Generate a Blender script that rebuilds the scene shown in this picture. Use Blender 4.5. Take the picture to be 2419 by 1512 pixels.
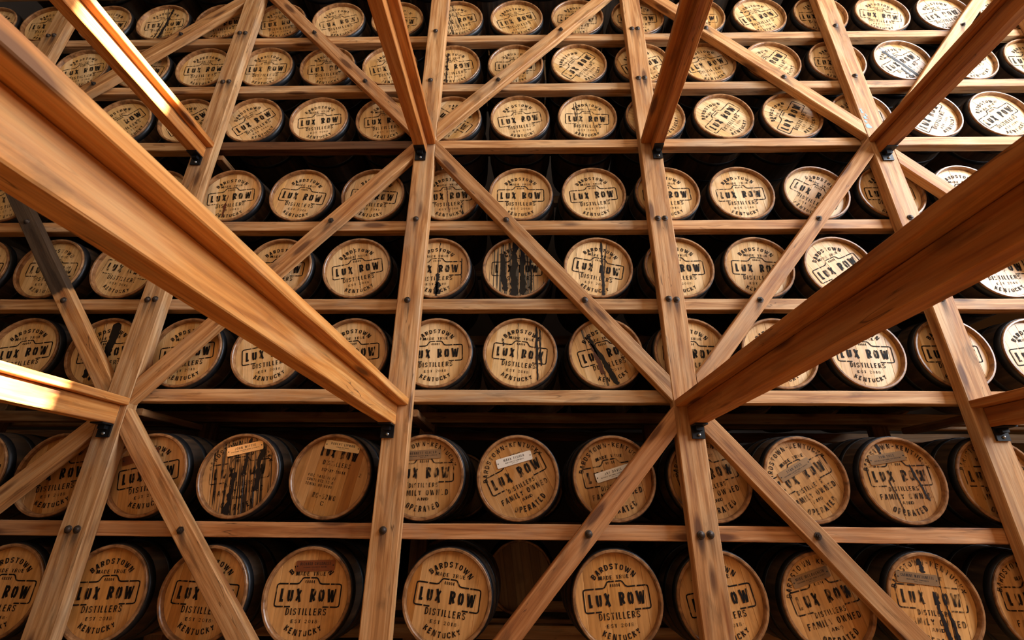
import bpy, bmesh, math, random
from mathutils import Vector, Matrix

for o in list(bpy.data.objects): bpy.data.objects.remove(o)
SC = bpy.context.scene
COL = SC.collection
random.seed(7)

# ------------------------------------------------------------------ camera
IMG_W, IMG_H = 2419, 1512
F_PX, PITCH, YAW, ROLL = 1088.77, 0.39640, -0.02132, 0.00836
CAM = Vector((-0.1219, -3.1732, 1.7945))
cp, sp, cy, sy = math.cos(PITCH), math.sin(PITCH), math.cos(YAW), math.sin(YAW)
fwd = Vector((sy*cp, cy*cp, sp)); rgt = Vector((cy, -sy, 0)); upv = rgt.cross(fwd)
r2 = rgt*math.cos(ROLL) + upv*math.sin(ROLL); u2 = upv*math.cos(ROLL) - rgt*math.sin(ROLL)
cd = bpy.data.cameras.new('camera'); cam = bpy.data.objects.new('camera', cd); COL.objects.link(cam)
M = Matrix((r2, u2, -fwd)).transposed().to_4x4(); M.translation = CAM
cam.matrix_world = M
cd.sensor_fit = 'HORIZONTAL'; cd.sensor_width = 36.0; cd.lens = F_PX*36.0/IMG_W
cd.clip_start = 0.05; cd.clip_end = 200
cd.dof.use_dof = True; cd.dof.focus_distance = 3.6; cd.dof.aperture_fstop = 5.0
SC.camera = cam

# ------------------------------------------------------------------ world, sun, daylight and fill lamps, exposure
w = bpy.data.worlds.new('world'); SC.world = w; w.use_nodes = True
bg = w.node_tree.nodes['Background']
bg.inputs['Color'].default_value = (1.0, 0.80, 0.58, 1); bg.inputs['Strength'].default_value = 0.3
SUN_EL = math.radians(16.0)
sd = bpy.data.lights.new('sun', 'SUN'); sd.energy = 60.0; sd.angle = math.radians(0.6); sd.color = (1.0, 0.93, 0.82)
sun = bpy.data.objects.new('sun', sd); COL.objects.link(sun)
sun.rotation_euler = Vector((-math.cos(SUN_EL), 0, -math.sin(SUN_EL))).to_track_quat('-Z', 'Y').to_euler()
sun.location = (12, -1, 9)
WALL_X = 6.6
def area_lamp(name, loc, sy_, sz_, energy, color, aim=(-1, 0, 0)):
    ld = bpy.data.lights.new(name, 'AREA'); ld.shape = 'RECTANGLE'; ld.size = sy_; ld.size_y = sz_
    ld.energy = energy; ld.color = color
    o = bpy.data.objects.new(name, ld); COL.objects.link(o); o.location = loc
    o.rotation_euler = Vector(aim).to_track_quat('-Z', 'Y' if abs(aim[2]) < 0.9 else 'Y').to_euler()
    return o
FRONT_Y = -6.6; LEFT_X = -9.0
MAIN_WIN = (-4.2, -1.5, 3.6, 9.8)           # y0, y1, z0, z1 of the tall window in the right-hand end wall
ADDED_WINS = [(-6.2, -4.2), (-3.0, -1.0), (0.2, 2.2), (3.4, 5.4)]; FW_Z = (5.8, 9.4)  # invented openings behind the camera, there for frontal fill light
area_lamp('window_daylight_right', (WALL_X-0.03, (MAIN_WIN[0]+MAIN_WIN[1])/2, (MAIN_WIN[2]+MAIN_WIN[3])/2), MAIN_WIN[1]-MAIN_WIN[0], MAIN_WIN[3]-MAIN_WIN[2], 1450, (0.88, 0.94, 1.0))
for i_, (a_, b_) in enumerate(ADDED_WINS):
    area_lamp('window_daylight_front', ((a_+b_)/2, FRONT_Y+0.03, sum(FW_Z)/2), b_-a_, FW_Z[1]-FW_Z[0], (42, 62, 72, 72)[i_], (1.0, 0.83, 0.60), (0, 1, 0))  # added fill lamps behind the camera, standing in for unseen windows
SC.view_settings.view_transform = 'Standard'; SC.view_settings.look = 'None'
SC.view_settings.exposure = -0.18; SC.view_settings.gamma = 1.0; SC.view_settings.use_curve_mapping = False

# ------------------------------------------------------------------ materials
def mat(name):
    m = bpy.data.materials.new(name); m.use_nodes = True
    nt = m.node_tree; b = nt.nodes['Principled BSDF']
    return m, nt, b
def N(nt, t, **kw):
    n = nt.nodes.new(t)
    for k, v in kw.items():
        if k in n.inputs.keys(): n.inputs[k].default_value = v
        else: setattr(n, k, v)
    return n
def ramp(nt, fac, stops):
    r = nt.nodes.new('ShaderNodeValToRGB'); e = r.color_ramp.elements
    while len(e) < len(stops): e.new(0.5)
    for i, (p, c) in enumerate(stops):
        e[i].position = p; e[i].color = c if len(c) == 4 else (*c, 1)
    nt.links.new(fac, r.inputs['Fac']); return r.outputs['Color']
def mix(nt, fac, a, b, mode='MIX'):
    n = nt.nodes.new('ShaderNodeMix'); n.data_type = 'RGBA'; n.blend_type = mode
    for s, v in ((n.inputs[0], fac), (n.inputs[6], a), (n.inputs[7], b)):
        if hasattr(v, 'is_linked'): nt.links.new(v, s)
        elif isinstance(v, (int, float)): s.default_value = v
        else: s.default_value = (*v, 1) if len(v) == 3 else v
    return n.outputs[2]
def math_(nt, op, a, b=None, clamp=False):
    n = nt.nodes.new('ShaderNodeMath'); n.operation = op; n.use_clamp = clamp
    for i, v in ((0, a), (1, b)):
        if v is None: continue
        if hasattr(v, 'is_linked'): nt.links.new(v, n.inputs[i])
        else: n.inputs[i].default_value = v
    return n.outputs[0]
def coords(nt, scale, off=True, mul=37.0):
    tc = nt.nodes.new('ShaderNodeTexCoord'); mp = nt.nodes.new('ShaderNodeMapping')
    mp.inputs['Scale'].default_value = scale
    if off:
        oi = nt.nodes.new('ShaderNodeObjectInfo'); cx = nt.nodes.new('ShaderNodeCombineXYZ')
        v = math_(nt, 'MULTIPLY', oi.outputs['Random'], mul)
        for i in range(3): nt.links.new(v, cx.inputs[i])
        nt.links.new(cx.outputs[0], mp.inputs['Location'])
    nt.links.new(tc.outputs['Object'], mp.inputs['Vector']); return mp.outputs['Vector']
def noise(nt, vec, scale, detail=4, dist=0.0, rough=0.55):
    n = N(nt, 'ShaderNodeTexNoise', Scale=scale, Detail=detail, Distortion=dist, Roughness=rough)
    nt.links.new(vec, n.inputs['Vector']); return n.outputs['Fac']

def timber(name, dark, mid, light, grey=(0.36, 0.29, 0.21), greyamt=0.75, rough=0.62, burn=None):
    """sawn pine; grain runs along local X"""
    m, nt, b = mat(name)
    g1 = noise(nt, coords(nt, (0.9, 15, 15)), 1.6, 6, 0.7)
    g2 = noise(nt, coords(nt, (1.6, 60, 60)), 1.5, 4, 0.3)
    col = ramp(nt, g1, [(0.30, dark), (0.47, mid), (0.66, light)])
    fine = ramp(nt, g2, [(0.3, (0.52, 0.50, 0.48)), (0.6, (1, 1, 1))])
    col = mix(nt, 0.55, col, fine, 'MULTIPLY')
    # slow patches of weathering
    wz = noise(nt, coords(nt, (1.1, 3.2, 3.2), mul=71.0), 1.7, 4, 0.4)
    wf = ramp(nt, wz, [(0.5, (0, 0, 0)), (0.72, (1, 1, 1))])
    col = mix(nt, math_(nt, 'MULTIPLY', wf, greyamt*0.6), col, grey)
    # dark mill stains
    st = noise(nt, coords(nt, (2.2, 9, 9), mul=53.0), 1.1, 5, 0.9)
    sf = ramp(nt, st, [(0.58, (0, 0, 0)), (0.72, (1, 1, 1))])
    col = mix(nt, math_(nt, 'MULTIPLY', sf, 0.55), col, (0.10, 0.055, 0.025))
    # knots
    vo = N(nt, 'ShaderNodeTexVoronoi', Scale=1.0); nt.links.new(coords(nt, (1.5, 6.5, 6.5), mul=91.0), vo.inputs['Vector'])
    kf = ramp(nt, vo.outputs['Distance'], [(0.11, (1, 1, 1)), (0.20, (0, 0, 0))])
    col = mix(nt, math_(nt, 'MULTIPLY', kf, 0.85), col, (0.085, 0.030, 0.012))
    # drying checks along the grain
    ck = noise(nt, coords(nt, (0.55, 9, 9), mul=23.0), 1.5, 3, 0.25)
    cl = math_(nt, 'SUBTRACT', 1.0, math_(nt, 'MULTIPLY', math_(nt, 'ABSOLUTE', math_(nt, 'SUBTRACT', ck, 0.5)), 130.0), clamp=True)
    cm = ramp(nt, noise(nt, coords(nt, (1.3, 3, 3), mul=61.0), 1.4, 2), [(0.5, (0, 0, 0)), (0.6, (1, 1, 1))])
    col = mix(nt, math_(nt, 'MULTIPLY', math_(nt, 'MULTIPLY', cl, cm), 0.8), col, (0.05, 0.022, 0.01))
    if burn:                                # the part of the stick below local X = burn is blackened by old tar
        tc = nt.nodes.new('ShaderNodeTexCoord'); sx = nt.nodes.new('ShaderNodeSeparateXYZ'); nt.links.new(tc.outputs['Object'], sx.inputs[0])
        bf = math_(nt, 'MULTIPLY', math_(nt, 'SUBTRACT', math_(nt, 'ADD', burn, math_(nt, 'MULTIPLY', st, 0.12)), sx.outputs[0]), 30.0, clamp=True)
        tarc = ramp(nt, g1, [(0.35, (0.012, 0.010, 0.008)), (0.62, (0.055, 0.040, 0.030)), (0.75, (0.14, 0.10, 0.07))])
        col = mix(nt, math_(nt, 'MULTIPLY', bf, 0.93), col, tarc)
    oi = nt.nodes.new('ShaderNodeObjectInfo')
    col = mix(nt, 1.0, col, oi.outputs['Color'], 'MULTIPLY')
    nt.links.new(col, b.inputs['Base Color']); b.inputs['Roughness'].default_value = rough
    b.inputs['Specular IOR Level'].default_value = 0.35
    bp = N(nt, 'ShaderNodeBump', Strength=0.35, Distance=0.004); nt.links.new(g2, bp.inputs['Height'])
    nt.links.new(bp.outputs[0], b.inputs['Normal'])
    return m
PINE = timber('pine_timber', (0.27, 0.105, 0.034), (0.47, 0.235, 0.090), (0.64, 0.39, 0.195))
BURNT = timber('tarred_pine_timber', (0.31, 0.115, 0.032), (0.51, 0.245, 0.082), (0.66, 0.39, 0.175), burn=1.78)
BEAMW = timber('orange_pine_beam', (0.34, 0.115, 0.022), (0.54, 0.22, 0.05), (0.66, 0.34, 0.11), greyamt=0.4)

def head_mat():
    m, nt, b = mat('oak_head'); oi = nt.nodes.new('ShaderNodeObjectInfo')
    base = ramp(nt, oi.outputs['Random'], [(0.0, (0.50, 0.26, 0.08)), (0.2, (0.64, 0.39, 0.15)), (0.45, (0.74, 0.53, 0.29)), (0.7, (0.63, 0.38, 0.16)), (0.85, (0.78, 0.57, 0.33)), (1.0, (0.54, 0.30, 0.10))])
    g = noise(nt, coords(nt, (30, 30, 1.6)), 1.6, 5, 0.5)
    base = mix(nt, 0.6, base, ramp(nt, g, [(0.3, (0.48, 0.41, 0.34)), (0.6, (1, 1, 1))]), 'MULTIPLY')
    bl = noise(nt, coords(nt, (5, 5, 4), mul=19.0), 1.2, 3, 0.4)
    base = mix(nt, math_(nt, 'MULTIPLY', ramp(nt, bl, [(0.55, (0, 0, 0)), (0.75, (1, 1, 1))]), 0.5), base, (0.30, 0.17, 0.07))
    sp_ = noise(nt, coords(nt, (3, 3, 2.2), mul=47.0), 1.6, 4, 0.6)
    base = mix(nt, math_(nt, 'MULTIPLY', ramp(nt, sp_, [(0.56, (0, 0, 0)), (0.7, (1, 1, 1))]), 0.4), base, (0.80, 0.62, 0.40))
    base = mix(nt, 1.0, base, oi.outputs['Color'], 'MULTIPLY')
    # black seepage running down the staves, amount from the object colour's alpha
    s = noise(nt, coords(nt, (55, 1, 1.9), mul=11.0), 1.3, 5, 0.35)
    th = math_(nt, 'SUBTRACT', 0.86, math_(nt, 'MULTIPLY', oi.outputs['Alpha'], 0.46))
    sm = math_(nt, 'MULTIPLY', math_(nt, 'SUBTRACT', s, th), 16.0, clamp=True)
    col = mix(nt, math_(nt, 'MULTIPLY', sm, 0.96), base, (0.014, 0.011, 0.011))
    nt.links.new(col, b.inputs['Base Color'])
    nt.links.new(math_(nt, 'SUBTRACT', 0.38, math_(nt, 'MULTIPLY', sm, 0.1)), b.inputs['Roughness'])
    bp = N(nt, 'ShaderNodeBump', Strength=0.25, Distance=0.002); nt.links.new(g, bp.inputs['Height']); nt.links.new(bp.outputs[0], b.inputs['Normal'])
    return m
HEAD = head_mat()

def chime_mat():
    m, nt, b = mat('chime_oak')
    n = noise(nt, coords(nt, (9, 9, 9)), 2.2, 4, 0.4)
    c = ramp(nt, n, [(0.3, (0.10, 0.045, 0.018)), (0.5, (0.27, 0.125, 0.05)), (0.72, (0.40, 0.22, 0.10))])
    nt.links.new(c, b.inputs['Base Color']); b.inputs['Roughness'].default_value = 0.32
    return m
CHIME = chime_mat()
def body_mat():
    m, nt, b = mat('charred_oak_staves')  # aged oak, darkened further to paint shade into the gaps
    n = noise(nt, coords(nt, (14, 1.2, 14)), 1.5, 4, 0.3)
    c = ramp(nt, n, [(0.3, (0.016, 0.009, 0.005)), (0.55, (0.045, 0.024, 0.012)), (0.75, (0.095, 0.05, 0.022))])
    nt.links.new(c, b.inputs['Base Color']); b.inputs['Roughness'].default_value = 0.6
    return m
BODY = body_mat()
def simple(name, color, rough=0.5, metal=0.0, nscale=0.0, var=0.5):
    m, nt, b = mat(name); b.inputs['Roughness'].default_value = rough; b.inputs['Metallic'].default_value = metal
    if nscale:
        n = noise(nt, coords(nt, (nscale,)*3), 1.0, 4, 0.2)
        c = ramp(nt, n, [(0.3, tuple(v*var for v in color)), (0.7, color)]); nt.links.new(c, b.inputs['Base Color'])
    else: b.inputs['Base Color'].default_value = (*color, 1)
    return m
STEEL = simple('black_hoop_steel', (0.030, 0.031, 0.036), 0.42, 0.65, 12)
BOLT = simple('rusty_bolt_steel', (0.075, 0.055, 0.045), 0.5, 0.6, 40)
BRACK = simple('black_bracket_steel', (0.012, 0.013, 0.016), 0.45, 0.5, 20)
ZINC = simple('zinc_bolt', (0.45, 0.46, 0.46), 0.35, 0.9, 30)
BRASS = simple('brass_plate', (0.98, 0.72, 0.38), 0.35, 0.35, 9, 0.85)  # pale, barely metallic colour stands in for bright reflections
BRONZE = simple('bronze_plate', (0.34, 0.21, 0.11), 0.36, 0.4, 9, 0.8)
SILVER = simple('silver_plate', (0.95, 0.93, 0.87), 0.30, 0.3, 9, 0.92)  # near-white base paints in the plate's bright reflection
COPPER = simple('copper_plate', (0.38, 0.13, 0.055), 0.38, 0.6, 9, 0.7)
ENGR = simple('engraved_ink', (0.010, 0.008, 0.007), 0.6)
DARKW = timber('old_dark_timber', (0.05, 0.024, 0.010), (0.11, 0.055, 0.024), (0.19, 0.10, 0.045))  # much darker timber for the posts inside the rack
FLOORM = simple('worn_floor', (0.50, 0.25, 0.08), 0.75, 0, 1.3, 0.75)
WALLM = simple('wall_boards', (0.36, 0.20, 0.085), 0.8, 0, 1.0, 0.7)
BACKM = simple('dim_wall_boards', (0.03, 0.018, 0.01), 0.8, 0, 1.0, 0.6)  # near-black boards: the dark behind the rack is put into the colour

def ink_mat():
    m, nt, b = mat('stencil_ink'); b.inputs['Base Color'].default_value = (0.008, 0.006, 0.005, 1); b.inputs['Roughness'].default_value = 0.7; b.inputs['Specular IOR Level'].default_value = 0.15
    oi = nt.nodes.new('ShaderNodeObjectInfo')
    n = noise(nt, coords(nt, (26, 26, 9)), 1.7, 5, 0.3)
    th = math_(nt, 'ADD', 0.24, math_(nt, 'MULTIPLY', oi.outputs['Alpha'], 0.30))
    f = math_(nt, 'MULTIPLY', math_(nt, 'SUBTRACT', n, th), 6.0, clamp=True)
    f = math_(nt, 'MULTIPLY', f, math_(nt, 'SUBTRACT', 1.0, math_(nt, 'MULTIPLY', oi.outputs['Alpha'], 0.22)))
    tr = nt.nodes.new('ShaderNodeBsdfTransparent'); ms = nt.nodes.new('ShaderNodeMixShader'); out = nt.nodes['Material Output']
    nt.links.new(f, ms.inputs[0]); nt.links.new(tr.outputs[0], ms.inputs[1]); nt.links.new(b.outputs[0], ms.inputs[2]); nt.links.new(ms.outputs[0], out.inputs[0])
    return m
INK = ink_mat()

# ------------------------------------------------------------------ object helpers
def mesh_from(name, verts, faces, material, smooth=False):
    me = bpy.data.meshes.new(name); me.from_pydata([tuple(v) for v in verts], [], faces); me.materials.append(material)
    if smooth:
        for p in me.polygons: p.use_smooth = True
    me.update(); return me
def obj(name, me, parent=None, loc=(0, 0, 0), rot=(0, 0, 0), color=None):
    o = bpy.data.objects.new(name, me); COL.objects.link(o); o.location = loc; o.rotation_euler = rot
    if parent: o.parent = parent
    if color: o.color = color
    return o
def tag(o, label=None, cat=None, group=None, kind=None):
    if label: o['label'] = label
    if cat: o['category'] = cat
    if group: o['group'] = group
    if kind: o['kind'] = kind
    return o
def empty(name, loc):
    o = bpy.data.objects.new(name, None); COL.objects.link(o); o.location = loc; o.empty_display_size = 0.1; return o

def box_mesh(name, x0, x1, y0, y1, z0, z1, material):
    v = [(x, y, z) for x in (x0, x1) for y in (y0, y1) for z in (z0, z1)]
    f = [(0, 1, 3, 2), (4, 6, 7, 5), (0, 4, 5, 1), (2, 3, 7, 6), (0, 2, 6, 4), (1, 5, 7, 3)]
    return mesh_from(name, v, f, material)
def timber_mesh(name, L, wy, hz, material, seed=0, cut0=0.0, cut1=0.0, ch=0.006, wob=0.0018):
    """sawn stick along local X (0..L), section wy x hz centred, chamfered, slightly wavy.
    cut0/cut1: shear of the end cuts (dx per local z)"""
    rnd = random.Random(seed); n = max(2, int(L/0.22)); vs, fs = [], []
    a, b = wy/2, hz/2
    sec = [(-a+ch, -b), (a-ch, -b), (a, -b+ch), (a, b-ch), (a-ch, b), (-a+ch, b), (-a, b-ch), (-a, -b+ch)]
    for i in range(n+1):
        t = i/n; x = L*t; c = cut0*(1-t)+cut1*t
        e = 0 if i in (0, n) else 1
        dy, dz = rnd.uniform(-wob, wob)*e, rnd.uniform(-wob, wob)*e
        for (y, z) in sec:
            j = rnd.uniform(-wob, wob)*0.5*e
            sh = c*z if i in (0, n) else 0
            vs.append((x+sh, y+dy*0.4, z+dz+j))
    for i in range(n):
        for k in range(8):
            p, q = i*8+k, i*8+(k+1) % 8
            fs.append((p, p+8, q+8, q))
    fs.append(tuple(range(8))); fs.append(tuple(n*8+k for k in reversed(range(8))))
    return mesh_from(name, vs, fs, material)
def lathe(name, prof, seg, material, smooth=True, close_end=False, axis='Y'):
    vs, fs = [], []
    for (y, r) in prof:
        for k in range(seg):
            t = 2*math.pi*k/seg; vs.append((r*math.cos(t), y, r*math.sin(t)))
    m_ = len(prof)
    for i in range(m_-1):
        for k in range(seg):
            p, q = i*seg+k, i*seg+(k+1) % seg
            fs.append((p, q, q+seg, p+seg))
    if close_end: fs.append(tuple((m_-1)*seg+k for k in range(seg)))
    return mesh_from(name, vs, fs, material, smooth)
def tone(lo=0.86, hi=1.08, warm=0.04):
    v = random.uniform(lo, hi); wv = random.uniform(-warm, warm); return (v*(1+wv), v, v*(1-wv), 1)

# ------------------------------------------------------------------ layout numbers (metres)
X0, BAY = -2.978, 2.0
PW, PD = 0.183, 0.0864                      # post width / depth, front face at Y=0
RY, RH, RD = 0.0874, 0.092, 0.086           # rails: front Y, height, depth
RZ = {-1: 1.017, 0: 1.727, 1: 2.613, 2: 3.339, 3: 4.068, 4: 4.950, 5: 5.664, 6: 6.358, 7: 7.225}
px = lambda k: X0 + BAY*k
ORD = ['first', 'second', 'third', 'fourth', 'fifth', 'sixth', 'seventh', 'eighth', 'ninth', 'tenth', 'eleventh', 'twelfth', 'thirteenth',
       'fourteenth', 'fifteenth', 'sixteenth', 'seventeenth', 'eighteenth', 'nineteenth', 'twentieth']

# ------------------------------------------------------------------ setting: floor, ceiling, walls
CEIL = 10.4
tag(obj('floor', box_mesh('floor', LEFT_X-0.1, WALL_X+0.1, FRONT_Y-0.1, 4.2, -0.1, 0, FLOORM)), kind='structure')
tag(obj('ceiling', box_mesh('ceiling', LEFT_X-0.1, WALL_X+0.1, FRONT_Y-0.1, 4.2, CEIL, CEIL+0.1, WALLM)), kind='structure')
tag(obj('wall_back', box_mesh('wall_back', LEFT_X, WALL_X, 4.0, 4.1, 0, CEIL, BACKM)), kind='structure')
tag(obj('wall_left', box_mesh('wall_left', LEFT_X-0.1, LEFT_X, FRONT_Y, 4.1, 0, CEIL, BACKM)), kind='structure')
SW_Y = (-1.27, -0.50)                       # two small sun windows in the right-hand end wall
SW_Z = ((4.985, 5.395), (7.305, 7.715))
def wall_with_holes(name, const, axis, lo, hi, holes, material):
    """a wall 0.1 thick at const on axis ('x' or 'y'), spanning lo..hi and 0..CEIL, with rectangular holes (a, b, z0, z1)"""
    us = sorted({lo, hi, *[h[0] for h in holes], *[h[1] for h in holes]}); zs = sorted({0, CEIL, *[h[2] for h in holes], *[h[3] for h in holes]})
    V, Fc = [], []
    for i in range(len(us)-1):
        for j in range(len(zs)-1):
            cu, cz = (us[i]+us[i+1])/2, (zs[j]+zs[j+1])/2
            if any(h[0] < cu < h[1] and h[2] < cz < h[3] for h in holes): continue
            o_ = len(V)
            for c in (const, const+(0.1 if axis == 'x' else -0.1)):
                for u in (us[i], us[i+1]):
                    for z in (zs[j], zs[j+1]): V.append((c, u, z) if axis == 'x' else (u, c, z))
            Fc += [tuple(q+o_ for q in f) for f in [(0, 1, 3, 2), (4, 6, 7, 5), (0, 4, 5, 1), (2, 3, 7, 6), (0, 2, 6, 4), (1, 5, 7, 3)]]
    return tag(obj(name, mesh_from(name, V, Fc, material)), kind='structure')
wall_with_holes('wall_right', WALL_X, 'x', FRONT_Y, 4.0, [(*SW_Y, *SW_Z[0]), (*SW_Y, *SW_Z[1])], WALLM)
wall_with_holes('wall_front', FRONT_Y, 'y', LEFT_X, WALL_X, [(a_, b_, *FW_Z) for a_, b_ in ADDED_WINS], WALLM)
FRAMEM = simple('window_frame_paint', (0.45, 0.40, 0.33), 0.5)
def window_frame(n, cx, cy, cz, w_, h_, axis):
    bm = bmesh.new(); t = 0.06
    for (dx, dz, sx, sz) in ((-w_/2, 0, t, h_+t), (w_/2, 0, t, h_+t), (0, -h_/2, w_, t), (0, h_/2, w_, t), (0, 0, t*0.6, h_), (0, 0, w_, t*0.6)):
        c, s_ = ((dx, 0, dz), (sx, 0.05, sz)) if axis == 'y' else ((0, dx, dz), (0.05, sx, sz))
        bmesh.ops.create_cube(bm, size=1.0, matrix=Matrix.Translation(c) @ Matrix.Diagonal((*s_, 1)))
    me = bpy.data.meshes.new('window'); bm.to_mesh(me); bm.free(); me.materials.append(FRAMEM)
    tag(obj('window_%d' % n, me, None, (cx, cy, cz)), kind='structure')
for n_, (a_, b_) in enumerate(ADDED_WINS): window_frame(n_+1, (a_+b_)/2, FRONT_Y-0.05, sum(FW_Z)/2, b_-a_, FW_Z[1]-FW_Z[0], 'y')  # made-up frames dressing the fill lamps
window_frame(5, WALL_X-0.06, (MAIN_WIN[0]+MAIN_WIN[1])/2, (MAIN_WIN[2]+MAIN_WIN[3])/2, MAIN_WIN[1]-MAIN_WIN[0]+0.1, MAIN_WIN[3]-MAIN_WIN[2]+0.1, 'x')

# ------------------------------------------------------------------ bolts
def bolt_mesh():
    prof = [(0.0, 0.024), (-0.004, 0.024), (-0.005, 0.022), (-0.005, 0.0165), (-0.012, 0.015), (-0.016, 0.009), (-0.017, 0.0005)]
    return lathe('bolt', prof, 12, BOLT, True, True)
BOLT_ME = bolt_mesh()
def hex_mesh():
    prof = [(0.0, 0.024), (-0.004, 0.024), (-0.004, 0.015), (-0.014, 0.015), (-0.014, 0.008), (-0.022, 0.0078), (-0.022, 0.0005)]
    return lathe('hex_bolt', prof, 6, BOLT, False, True)
HEX_ME = hex_mesh()
def rust_mat():
    m, nt, b = mat('rust_trail'); b.inputs['Base Color'].default_value = (0.075, 0.045, 0.03, 1); b.inputs['Roughness'].default_value = 0.7
    n = noise(nt, coords(nt, (60, 1, 9)), 1.0, 4, 0.2)
    tc = nt.nodes.new('ShaderNodeTexCoord'); sx = nt.nodes.new('ShaderNodeSeparateXYZ'); nt.links.new(tc.outputs['Generated'], sx.inputs[0])
    ex = math_(nt, 'SUBTRACT', 1.0, math_(nt, 'POWER', math_(nt, 'ABSOLUTE', math_(nt, 'SUBTRACT', math_(nt, 'MULTIPLY', sx.outputs[0], 2.0), 1.0)), 2.0))
    f = math_(nt, 'MULTIPLY', math_(nt, 'MULTIPLY', ex, math_(nt, 'POWER', sx.outputs[2], 1.3)), math_(nt, 'MULTIPLY', n, 1.5), clamp=True)
    tr = nt.nodes.new('ShaderNodeBsdfTransparent'); ms = nt.nodes.new('ShaderNodeMixShader'); out = nt.nodes['Material Output']
    nt.links.new(f, ms.inputs[0]); nt.links.new(tr.outputs[0], ms.inputs[1]); nt.links.new(b.outputs[0], ms.inputs[2]); nt.links.new(ms.outputs[0], out.inputs[0])
    return m
RUST_ME = mesh_from('rust_trail', [(-0.026, 0, -0.17), (0.026, 0, -0.17), (0.026, 0, 0.012), (-0.026, 0, 0.012)], [(0, 1, 2, 3)], rust_mat())

# ------------------------------------------------------------------ posts
post_info = {
    -1: ('weathered upright post in the top left corner, furthest left of the posts', (0.82, 0.80, 0.76, 1), 2),
    0: ('grey weathered upright post, second from the left, with paired bolts low down', (0.98, 1.0, 1.02, 1), 2),
    1: ('pale upright post left of centre with a single row of bolts', (1.10, 1.06, 1.0, 1), 1),
    2: ('upright post right of centre with paired bolts side by side', (1.02, 0.96, 0.90, 1), 2),
    3: ('cracked upright post near the right edge, lit by daylight', (1.02, 0.98, 0.93, 1), 1),
    4: ('upright post at the far right, showing only in the top right corner', (0.9, 0.85, 0.8, 1), 1)}
POST_H = 9.2
for k, (lab, colr, nb) in post_info.items():
    root = empty('timber_post', (px(k), 0, 0)); tag(root, lab, 'post', 'upright posts of the rack')
    me = timber_mesh('post_shaft', POST_H, PD, PW, PINE, seed=k+50, wob=0.0015)
    obj('shaft', me, root, (0, PD/2, 0), (0, -math.pi/2, 0), colr)
    for r in (0, 2, 3, 5, 6):
        z = RZ[r]-0.045
        xs = (0.0,) if nb == 1 else (-0.028, 0.030)
        if k == 1: xs = (-0.012,)
        for i, dx in enumerate(xs):
            zb_ = z+random.uniform(-0.006, 0.006)
            obj('bolt', BOLT_ME, root, (dx, -0.0015, zb_))
            obj('rust_trail', RUST_ME, root, (dx, -0.0012, zb_))

# ------------------------------------------------------------------ rails (one per bay, joints behind the posts)
RX = [-7.0, px(-1), px(0), px(1), px(2), px(3), px(4), 6.4]
bayname = ['left of the leftmost post', 'first bay from the left', 'second bay from the left', 'middle bay', 'second bay from the right', 'rightmost bay', 'far right edge']
rowname = {-1: 'first', 0: 'second', 1: 'third', 2: 'fourth', 3: 'fifth', 4: 'sixth', 5: 'seventh', 6: 'eighth', 7: 'ninth'}
def rowphrase(r): return 'bottom row of barrels' if r == -1 else '%s row of barrels from the bottom' % rowname[r]
rail_tint = {(4, 2): (0.22, 0.165, 0.14, 1), (0, 1): (0.95, 0.86, 0.80, 1), (0, 2): (1.0, 0.86, 0.78, 1), (0, 3): (1.05, 0.93, 0.88, 1), (0, 4): (1.05, 0.93, 0.88, 1)}
for r, z in RZ.items():
    for i in range(len(RX)-1):
        a, b = RX[i]+0.002, RX[i+1]-0.002
        if r <= 1 and i in (0, 6): continue
        me = timber_mesh('rail', b-a, RD, RH, PINE, seed=100+r*11+i, ch=0.004)
        o = obj('front_rail', me, None, (a, RY+RD/2, z-RH/2), color=rail_tint.get((r, i), tone(0.92, 1.12)))
        word = 'dark stained rail' if (r, i) == (4, 2) else 'sawn pine rail'
        tag(o, '%s under the %s barrel row from the bottom, %s' % (word, rowname[r], bayname[i]), 'rail', 'front rails carrying the barrels')
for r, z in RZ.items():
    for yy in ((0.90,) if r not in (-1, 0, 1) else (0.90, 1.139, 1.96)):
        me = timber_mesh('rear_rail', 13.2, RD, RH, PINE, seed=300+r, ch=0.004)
        o = obj('rear_rail', me, None, (-7.0, yy+RD/2, z-RH/2), color=tone(0.35, 0.5))  # low tint paints in the shade inside the rack
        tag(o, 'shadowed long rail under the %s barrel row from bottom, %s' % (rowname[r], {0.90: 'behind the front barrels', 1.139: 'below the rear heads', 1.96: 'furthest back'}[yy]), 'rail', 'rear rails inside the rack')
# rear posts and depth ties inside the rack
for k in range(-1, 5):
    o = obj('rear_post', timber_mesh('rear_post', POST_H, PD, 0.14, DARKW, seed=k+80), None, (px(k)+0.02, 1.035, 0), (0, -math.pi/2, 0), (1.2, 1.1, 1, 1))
    tag(o, 'dark rear post inside the rack behind the %s upright post from the left' % ORD[k+1], 'post', 'rear posts inside the rack')

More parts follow.
